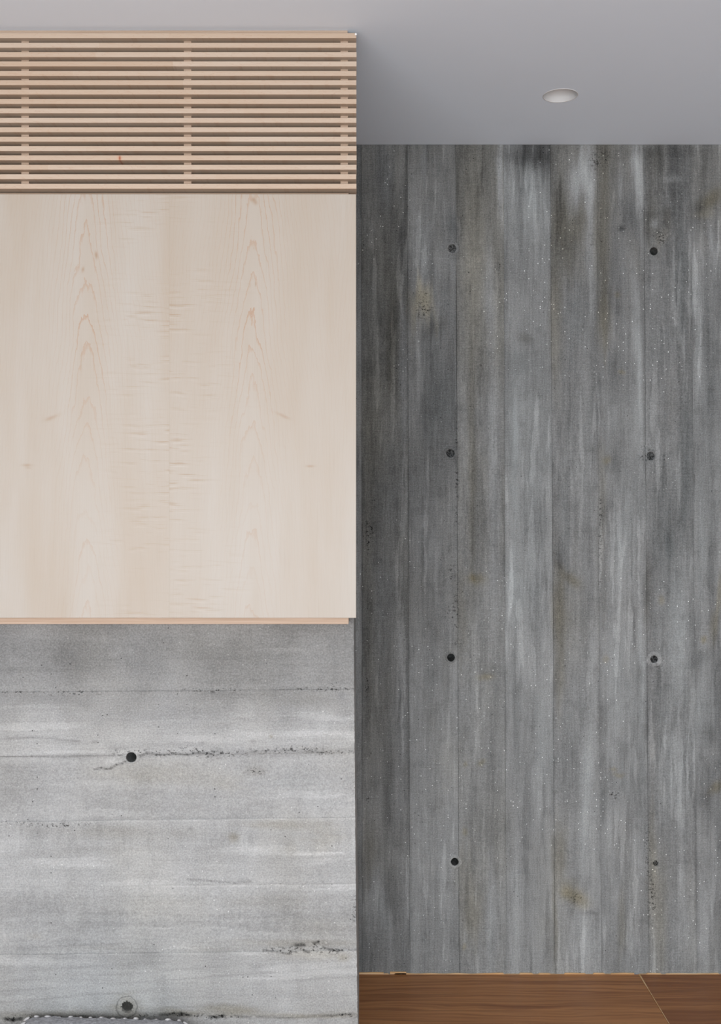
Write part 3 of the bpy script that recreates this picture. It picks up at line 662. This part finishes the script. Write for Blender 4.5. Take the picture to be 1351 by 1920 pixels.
ROWS = [(81, 81), (190, 190), (312, 312), (435, 435), (558, 558), (681, 681), (804, 804), (927, 927), (1050, 1050), (1168, 1166), (1298, 1292), (1419, 1411), (1541, 1532), (1664, 1657), (1790, 1782), (1909, 1902), (2030, 2024), (CEN_Y + ZC * SF, CEN_Y + ZC * SF)]
PX_L = (XL) * SF + CEN_X
REDGE_Y = [81, 1150, 1175, 1500, 1720, 1920, 2070]; REDGE_X = [663, 663, 663, 665.3, 667.5, 670.6, 672.2]
FOFF = [0, .0004, 0, .0006, .0, .0003, .0, .0005, 0, .0004, .0, .0012, .0002, .0010, .0, .0008, .0]
for k in range(len(ROWS) - 1):
    (l0, r0), (l1, r1) = ROWS[k], ROWS[k + 1]
    fine = 9 <= k <= 15
    step = 2.6 if fine else 22
    xs_f = np.arange(-60, 650, step) if fine else np.arange(-60, 640, 60)
    xs = np.concatenate([np.linspace(PX_L, -62, 40), xs_f])
    xs = np.concatenate([xs, np.linspace(652, 0, 1) if False else np.array([652.0, 655, 658, 660, 661.5])])
    # the last columns follow the broken corner and then the return to the back wall
    nr = int((l1 - l0) / step) + 3
    t = np.linspace(0, 1, nr)
    cols_px, cols_y = [], []
    n0 = len(xs)
    ret = np.array([0.0015, 0.004, 0.012, 0.03, 0.08, 0.16, 0.26, 0.36, 0.46, 0.56, YB - 0.004 - YC])
    ncol = n0 + 1 + len(ret)
    g = 0.22
    base = np.concatenate([xs, [664.0], np.full(len(ret), 664.0)])
    lerp_x = np.clip(base / 668.0, -0.1, 1)
    top = l0 + (r0 - l0) * lerp_x; bot = l1 + (r1 - l1) * lerp_x
    jt = 1.2 * fbm(base / 30, base * 0 + k * 2.3, 71); jb = 1.2 * fbm(base / 30, base * 0 + (k + 1) * 2.3, 71)
    PY = (top + jt + g)[None, :] * (1 - t)[:, None] + (bot + jb - g)[None, :] * t[:, None]
    PX = np.repeat(base[None, :], nr, 0)
    YY = np.full_like(PX, YC + FOFF[k])
    YY += 0.0012 * fbm(PX / 200, PY / 30, 81) + 0.0006 * fbm(PX / 40, PY / 8, 82)
    # corner
    ed = np.interp(PY[:, n0], REDGE_Y, REDGE_X)
    chip = 2.4 * np.clip(fbm(PY[:, n0] / 9, PY[:, n0] * 0, 91) * 3 - 0.15, 0, 1) + 1.6 * np.clip(fbm(PY[:, n0] / 3.5, PY[:, n0] * 0, 92) * 2, 0, 1)
    sc = (ed - 652.0) / 12.0
    for j in range(n0 - 5, n0): PX[:, j] = 652 + (PX[:, j] - 652) * np.minimum(sc, (ed - chip - 652) / 12.0)
    PX[:, n0] = ed - chip * 0.9
    YY[:, n0] += 0.0003 + chip * 0.0003
    for j, d in enumerate(ret):
        q = n0 + 1 + j
        PX[:, q] = ed - chip * max(0, 1 - d / 0.006) * 0.4
        YY[:, q] = YC + d
    if True:
        fx = PX.copy(); fx[:, n0 + 1:] = fx[:, n0 + 1:] - (YY[:, n0 + 1:] - YC) * SF * 0.5
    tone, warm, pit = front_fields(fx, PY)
    edge = np.minimum(t, 1 - t)[:, None] * (l1 - l0)
    tone = tone - 0.03 * np.exp(-(edge / 1.8) ** 2) * (0.2 + 1.1 * vnoise(PX / 90, PX * 0 + np.round(t)[:, None] + k, 78))
    if k == 12: tone[:2, :] += 0.06 * np.clip(vnoise(PX[:2] / 40, PX[:2] * 0, 79), .3, 1)
    if k in (13, 14): tone[:2, :] += 0.05 * np.clip(vnoise(PX[:2] / 40, PX[:2] * 0, 79), .0, 1)
    er = lambda A: np.concatenate([A[:1], A, A[-1:]], 0)
    YL = np.minimum(YY, YC + 0.02).copy()
    PXe = er(PX); PYe = er(PY); YYe = er(YY)
    YYe[0, :n0 + 1] = YC + 0.0009; YYe[-1, :n0 + 1] = YC + 0.0009
    PYe[0, :n0 + 1] -= g; PYe[-1, :n0 + 1] += g
    PXe[0, n0:] -= 2; PXe[-1, n0:] -= 2
    V = np.stack([(PXe - CEN_X) / SF, YYe, ZC + (CEN_Y - PYe) / SF], -1)
    V = V.reshape(-1, 3)
    c = lambda A: 0.25 * (A[:-1, :-1] + A[:-1, 1:] + A[1:, :-1] + A[1:, 1:])
    cx, cy = c(PXe), c(PYe)
    keep = np.ones(cx.shape, bool)
    for (hx, hy, hr, cr, dp, dt) in TIES_F:
        keep &= (cx - hx) ** 2 + (cy - hy) ** 2 > (hr + 1.0) ** 2
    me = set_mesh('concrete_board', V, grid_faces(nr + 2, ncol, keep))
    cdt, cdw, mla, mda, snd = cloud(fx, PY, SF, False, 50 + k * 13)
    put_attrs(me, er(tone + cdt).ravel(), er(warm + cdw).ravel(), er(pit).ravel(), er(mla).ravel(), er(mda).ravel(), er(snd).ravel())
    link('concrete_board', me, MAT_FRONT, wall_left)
for i, h in enumerate(TIES_F):
    tie_hole(*h, YC, SF, MAT_FRONT, wall_left, front_fields, 200 + i)

# ------------------------------------------------------------------ ceiling with the hole for the lamp
LX, LY, LR = wx(1050, 2.734), 2.734, 0.0446
bm = bmesh.new()
outer = [bm.verts.new(p) for p in ((XL - .1, WIN['y'] - .1, CEIL), (2.62, WIN['y'] - .1, CEIL), (2.62, YB - 0.0035, CEIL), (XL - .1, YB - 0.0035, CEIL))]
inner = [bm.verts.new((LX + LR * math.cos(2 * math.pi * i / 64), LY + LR * math.sin(2 * math.pi * i / 64), CEIL)) for i in range(64)]
ed = [bm.edges.new((outer[i], outer[(i + 1) % 4])) for i in range(4)] + [bm.edges.new((inner[i], inner[(i + 1) % 64])) for i in range(64)]
bmesh.ops.triangle_fill(bm, use_beauty=True, use_dissolve=False, edges=ed)
for f in bm.faces:
    f.normal_update()
    if f.normal.z > 0: f.normal_flip()
ret = bmesh.ops.extrude_face_region(bm, geom=list(bm.faces))
bmesh.ops.translate(bm, vec=(0, 0, 0.012), verts=[v for v in ret['geom'] if isinstance(v, bmesh.types.BMVert)])
bmesh.ops.recalc_face_normals(bm, faces=bm.faces)
me = bpy.data.meshes.new('ceiling'); bm.to_mesh(me); bm.free()
ceiling = tag(link('ceiling', me, MAT_CEIL), 'plain pale grey painted ceiling', kind='structure')

# ------------------------------------------------------------------ floor
floor = link('floor', box_mesh('floor', XL - 0.1, 2.62, WIN['y'] - .1, YB + 0.02, -0.06, -0.016), MAT_SUB)
tag(floor, 'warm brown timber floor in front of the upright-board concrete wall', kind='structure')
XJ = wx(1197, YB)
def yfl(py): return ZC * F / (py - CEN_Y)
rowsL = [YB - 0.003, yfl(1862), yfl(1893.5)]
rowsR = [YB - 0.003, yfl(1874), 2.795]
while rowsL[-1] > 0.9: rowsL.append(rowsL[-1] - 0.125)
while rowsR[-1] > 0.9: rowsR.append(rowsR[-1] - 0.125)
for rows, x0, x1 in ((rowsL, -0.006, XJ - 0.0007), (rowsR, XJ + 0.0007, 2.60)):
    for i in range(len(rows) - 1):
        ya, yb = rows[i], rows[i + 1]
        xa = x0
        segs = [(xa, x1)]
        if yb < YC and x0 < 0:
            ya2 = min(ya, YC - 0.002)
            segs = [(xa if ya > YC else -0.95 - 0.3 * (i % 2), x1)]
        for (p, q) in segs:
            link('plank', box_mesh('plank', p, q, yb + 0.0003, ya - 0.0003, -0.016, 0.0, 0.0004), MAT_TEAK, floor)
        if yb < YC and ya <= YC and x0 < 0:
            link('plank', box_mesh('plank', XL, -0.95 - 0.3 * (i % 2) - 0.001, yb + 0.0003, ya - 0.0003, -0.016, 0.0, 0.0004), MAT_TEAK, floor)
link('plank', box_mesh('plank', XL, 2.60, WIN['y'], min(rowsL[-1], rowsR[-1]) - 0.001, -0.016, 0.0), MAT_TEAK, floor)

# raw timber edge that peeps out where the floor meets the back wall
def raw_edge(x0p, x1p, hmin, hmax, seed, breaks=0.0):
    xs = np.arange(x0p, x1p, 3.0)
    h = hmin + (hmax - hmin) * vnoise(xs / 26.0, xs * 0, seed)
    h = np.where(vnoise(xs / 17.0, xs * 0 + 4, seed + 1) < breaks, 0.3, h)
    bm = bmesh.new(); prev = None
    for x, hh in zip(xs, h):
        X = (x - CEN_X) / SB
        q = [bm.verts.new((X, YB - 0.0035, 0.0)), bm.verts.new((X, YB - 0.0035, hh / SB)), bm.verts.new((X, YB + 0.0045, hh / SB)), bm.verts.new((X, YB + 0.0045, 0.0))]
        if prev:
            for a in range(4):
                b = (a + 1) % 4
                bm.faces.new((prev[a], prev[b], q[b], q[a]))
        else: bm.faces.new(q[::-1])
        prev = q
    bm.faces.new(prev)
    bmesh.ops.recalc_face_normals(bm, faces=bm.faces)
    me = bpy.data.meshes.new('raw_edge'); bm.to_mesh(me); bm.free()
    return me
tr = empty('trim_1', (0, 0, 0)); tag(tr, 'thin splintered strip of raw pale timber along the foot of the back wall', kind='structure')
link('splinter', raw_edge(671, 722, 2.2, 4.2, 5, .12), MAT_RAW, tr)
link('splinter', raw_edge(731, 762, 3.2, 5.0, 9), MAT_RAW, tr)
link('edge_strip', raw_edge(720, 1190, 0.8, 2.6, 15, .22), MAT_RAW, tr)
link('edge_strip', raw_edge(1198, 2300, 1.0, 2.4, 19, .15), MAT_RAW, tr)
# pale filler at the board end joint
bm = bmesh.new()
vs = [bm.verts.new(p) for p in ((XJ - .0026, YB - .004, .0004), (XJ + .0022, YB - .004, .0004), (XJ + .0010, yfl(1862), .0003), (XJ - .0008, yfl(1862), .0003), (XJ - .0006, 2.70, .0003), (XJ + .0006, 2.70, .0003))]
bm.faces.new((vs[0], vs[1], vs[2], vs[3])); bm.faces.new((vs[3], vs[2], vs[5], vs[4]))
bmesh.ops.recalc_face_normals(bm, faces=bm.faces)
bmesh.ops.solidify(bm, geom=list(bm.faces), thickness=0.0015)
me = bpy.data.meshes.new('joint_filler'); bm.to_mesh(me); bm.free()
link('joint_filler', me, MAT_RAW, floor)

# ------------------------------------------------------------------ rest of the room behind the camera
wl = tag(link('wall_side', box_mesh('wall_side', XL - 0.2, XL - 0.001, WIN['y'] - .1, YC + 0.5, -0.05, CEIL), MAT_WALL), 'plain white side wall left of the room', kind='structure')
wr = tag(link('wall_right', box_mesh('wall_right', 2.621, 2.8, WIN['y'] - .1, YB + 0.2, -0.05, CEIL), MAT_WALL), 'plain white wall on the right of the room', kind='structure')
y1 = WIN['y']
wre = link('wall_rear', boxes_mesh('wall_rear', [(XL, WIN['x0'], y1 - .15, y1, 0, CEIL), (WIN['x1'], 2.62, y1 - .15, y1, 0, CEIL), (WIN['x0'], WIN['x1'], y1 - .15, y1, 0, WIN['z0']), (WIN['x0'], WIN['x1'], y1 - .15, y1, WIN['z1'], CEIL)]), MAT_WALL)
tag(wre, 'white rear wall around the wide window', kind='structure')
w1 = empty('window_1', (WIN['x0'], y1, 0)); tag(w1, 'wide window in the rear wall', kind='structure')
xm = (WIN['x0'] + WIN['x1']) / 2
fr = link('window_frame', boxes_mesh('window_frame', [(WIN['x0'], WIN['x1'], y1 - .09, y1 - .04, WIN['z0'], WIN['z0'] + .05), (WIN['x0'], WIN['x1'], y1 - .09, y1 - .04, WIN['z1'] - .05, WIN['z1']), (WIN['x0'], WIN['x0'] + .05, y1 - .09, y1 - .04, WIN['z0'], WIN['z1']), (WIN['x1'] - .05, WIN['x1'], y1 - .09, y1 - .04, WIN['z0'], WIN['z1']), (xm - .025, xm + .025, y1 - .09, y1 - .04, WIN['z0'], WIN['z1'])]), MAT_METAL)
fr.parent = w1; fr.matrix_parent_inverse = w1.matrix_world.inverted(); fr.location = (-WIN['x0'], -y1, 0)
for a, b in ((WIN['x0'] + .05, xm - .025), (xm + .025, WIN['x1'] - .05)):
    p = link('pane', box_mesh('pane', a, b, y1 - .068, y1 - .062, WIN['z0'] + .05, WIN['z1'] - .05), MAT_GLASS, w1)
    p.location = (-WIN['x0'], -y1, 0)

# ------------------------------------------------------------------ slatted grille
XR = wx(668, Y0)
XLEFT = -1.33
gz = lambda py: wz(py, Y0)
grille = empty('slat_grille', (0, 0, 0))
tag(grille, 'pale maple grille of level slats under the ceiling, above the maple panel', 'grille')
PITCH = 17.62; H = 9.3
tops = []
slat_me = box_mesh('slat', XLEFT, XR, 0.0, 0.044, -H / 2 / (F / Y0), H / 2 / (F / Y0), 0.0004)
for i in range(17):
    pc = 66.8 + PITCH * i + rng.uniform(-.35, .35)
    o = link('slat', slat_me, MAT_SLAT, grille, (rng.uniform(-.0006, .0002), Y0 + rng.uniform(0, .0006), gz(pc)))
    tops.append(pc)
sp_x = [wx(p, Y0 + 0.017) for p in (47, 351.5, 645)]
sp_x = [sp_x[0] - 0.366] + sp_x
hw = 7.0 / F * (Y0 + 0.017)
for i in range(16):
    z1 = gz(tops[i] + H / 2) - 0.0001; z0 = gz(tops[i + 1] - H / 2) + 0.0001
    for j, sx in enumerate(sp_x):
        link('spacer', box_mesh('spacer', sx - hw, sx + hw, Y0 + 0.017, Y0 + 0.043, z0, z1), MAT_FRAME, grille)
for sx in sp_x:
    link('batten', box_mesh('batten', sx - hw, sx + hw, Y0 + 0.0452, YC - 0.001, gz(352), CEIL - 0.001), MAT_FRAME, grille)
link('top_filler', box_mesh('top_filler', XLEFT, wx(651.3, Y0 + 0.017), Y0 + 0.014, Y0 + 0.044, gz(tops[0] - H / 2) + 0.0001, CEIL - 0.0004), MAT_FRAME, grille)
bm = bmesh.new()
bmesh.ops.create_icosphere(bm, subdivisions=2, radius=0.0026)
for v in bm.verts: v.co += Vector((0.0004 * math.sin(v.co.z * 2400), 0, 0.0004 * math.sin(v.co.x * 1900)))
me = bpy.data.meshes.new('putty_dab'); bm.to_mesh(me); bm.free()
link('gap_shade_sheet', box_mesh('gap_shade_sheet', XLEFT, wx(651, Y0 + .06), YC - 0.0009, YC - 0.0003, gz(352), CEIL - 0.001), MAT_GAP_SHADE, grille)  # added dark sheet that deepens the shade in the slat gaps
tag(link('putty_dab', me, MAT_CAP, grille, (XR - 0.0016, Y0 - 0.0006, gz(64.6))), 'white dab on the corner of the top slat')

# ------------------------------------------------------------------ maple panel
panel = empty('maple_panel', (0, 0, 0))
tag(panel, 'large pale maple veneer panel hung on the concrete wall below the grille', 'panel')
YP = Y0 + 0.002
zb, zt = wz(1158.6, YP), wz(364, YP)
link('front_board', box_mesh('front_board', XLEFT, wx(667.3, YP), YP, YP + 0.019, zb, zt, 0.0006), MAT_PANEL, panel)
YK = YP + 0.0215
link('backing_board', box_mesh('backing_board', XLEFT, wx(653.2, YK), YK, YC - 0.0015, wz(1170.2, YK), wz(362.0, YK), 0.0004), MAT_FRAME, panel)

# ------------------------------------------------------------------ recessed ceiling lamp
lamp = empty('recessed_downlight', (LX, LY, CEIL))
tag(lamp, 'small round unlit lamp recessed in the pale ceiling', 'lamp')
def lathe(name, prof, mat, parent, n=64):
    verts = [(r * math.cos(2 * math.pi * j / n), r * math.sin(2 * math.pi * j / n), z) for (r, z) in prof for j in range(n)]
    faces = [(i * n + j, i * n + (j + 1) % n, (i + 1) * n + (j + 1) % n, (i + 1) * n + j) for i in range(len(prof) - 1) for j in range(n)]
    me = bpy.data.meshes.new(name); me.from_pydata(verts, [], faces)
    for p in me.polygons: p.use_smooth = True
    return link(name, me, mat, parent)
lathe('trim_ring', [(LR + .0006, 0.004), (LR + 0.0009, -0.0009), (LR - 0.0006, -0.0011), (LR - 0.0014, 0.001), (LR - 0.0014, 0.010)], MAT_LAMP, lamp)
lathe('reflector', [(LR - 0.0013, 0.008), (LR - 0.003, 0.022), (LR - 0.008, 0.040), (LR - 0.015, 0.052), (LR - 0.015, 0.060)], MAT_LAMP, lamp)
lathe('lens', [(LR - 0.0145, 0.054), (LR - 0.030, 0.0525), (0.0005, 0.052)], MAT_LENS, lamp)
lathe('housing', [(LR + .002, 0.013), (LR + .002, 0.075), (0.0005, 0.075)], MAT_METAL, lamp)

# ------------------------------------------------------------------ woollen footstool at the bottom left
st_y = 2.222; st_x = -0.590
stool = empty('woollen_pouf', (st_x, st_y, 0)); stool.rotation_euler = (0, 0, math.radians(-3.0))
tag(stool, 'low grey woolly pouf edged with pale stitches, in front of the level-board concrete wall', 'pouf')
ST_H = 0.2135; HWX = 0.196; HWY = 0.19
bm = bmesh.new()
bmesh.ops.create_cube(bm, size=1.0)
bmesh.ops.subdivide_edges(bm, edges=list(bm.edges), cuts=56, use_grid_fill=True)
from mathutils import noise as mn
for v in bm.verts:
    p = v.co * 2.0
    m = 12.0
    l = (abs(p.x) ** m + abs(p.y) ** m + abs(p.z) ** m) ** (1 / m)
    p = p / l
    q = Vector((p.x * HWX, p.y * HWY, (p.z + 1) * 0.5 * ST_H))
    nrm = Vector((p.x, p.y, p.z)).normalized()
    d = 0.0035 * mn.noise(q * 70) + 0.002 * mn.noise(q * 160)
    if p.z < -0.9: d = 0
    v.co = q + nrm * d
    v.co.z = max(v.co.z, 0.0)
me = bpy.data.meshes.new('cushion'); bm.to_mesh(me); bm.free()
for p in me.polygons: p.use_smooth = True
link('cushion', me, MAT_WOOL, stool)
bm = bmesh.new()
bmesh.ops.create_uvsphere(bm, u_segments=8, v_segments=6, radius=1.0)
for v in bm.verts: v.co = Vector((v.co.x * 0.0066, v.co.y * 0.011, v.co.z * 0.0038))
stitch_me = bpy.data.meshes.new('stitch'); bm.to_mesh(stitch_me); bm.free()
for p in stitch_me.polygons: p.use_smooth = True
zs = ST_H - 0.006
for s in range(4):
    for i in range(14):
        u = -0.165 + 0.33 * i / 13 + rng.uniform(-.003, .003)
        if s == 0: loc, rz = (u, HWY - 0.009, zs + .0005), 0
        elif s == 1: loc, rz = (u, -HWY + 0.012, zs + .003), math.pi
        elif s == 2: loc, rz = (HWX - 0.012, u, zs + .003), -math.pi / 2
        else: loc, rz = (-HWX + 0.012, u, zs + .003), math.pi / 2
        o = link('stitch', stitch_me, MAT_YARN, stool, loc)
        o.rotation_euler = (math.radians(-32), 0, rz)
        q_ = rng.uniform(.55, 1.05); o.scale = (q_ * rng.uniform(.8, 1.3), q_, q_); o.location.z -= rng.uniform(0.0, .0028)
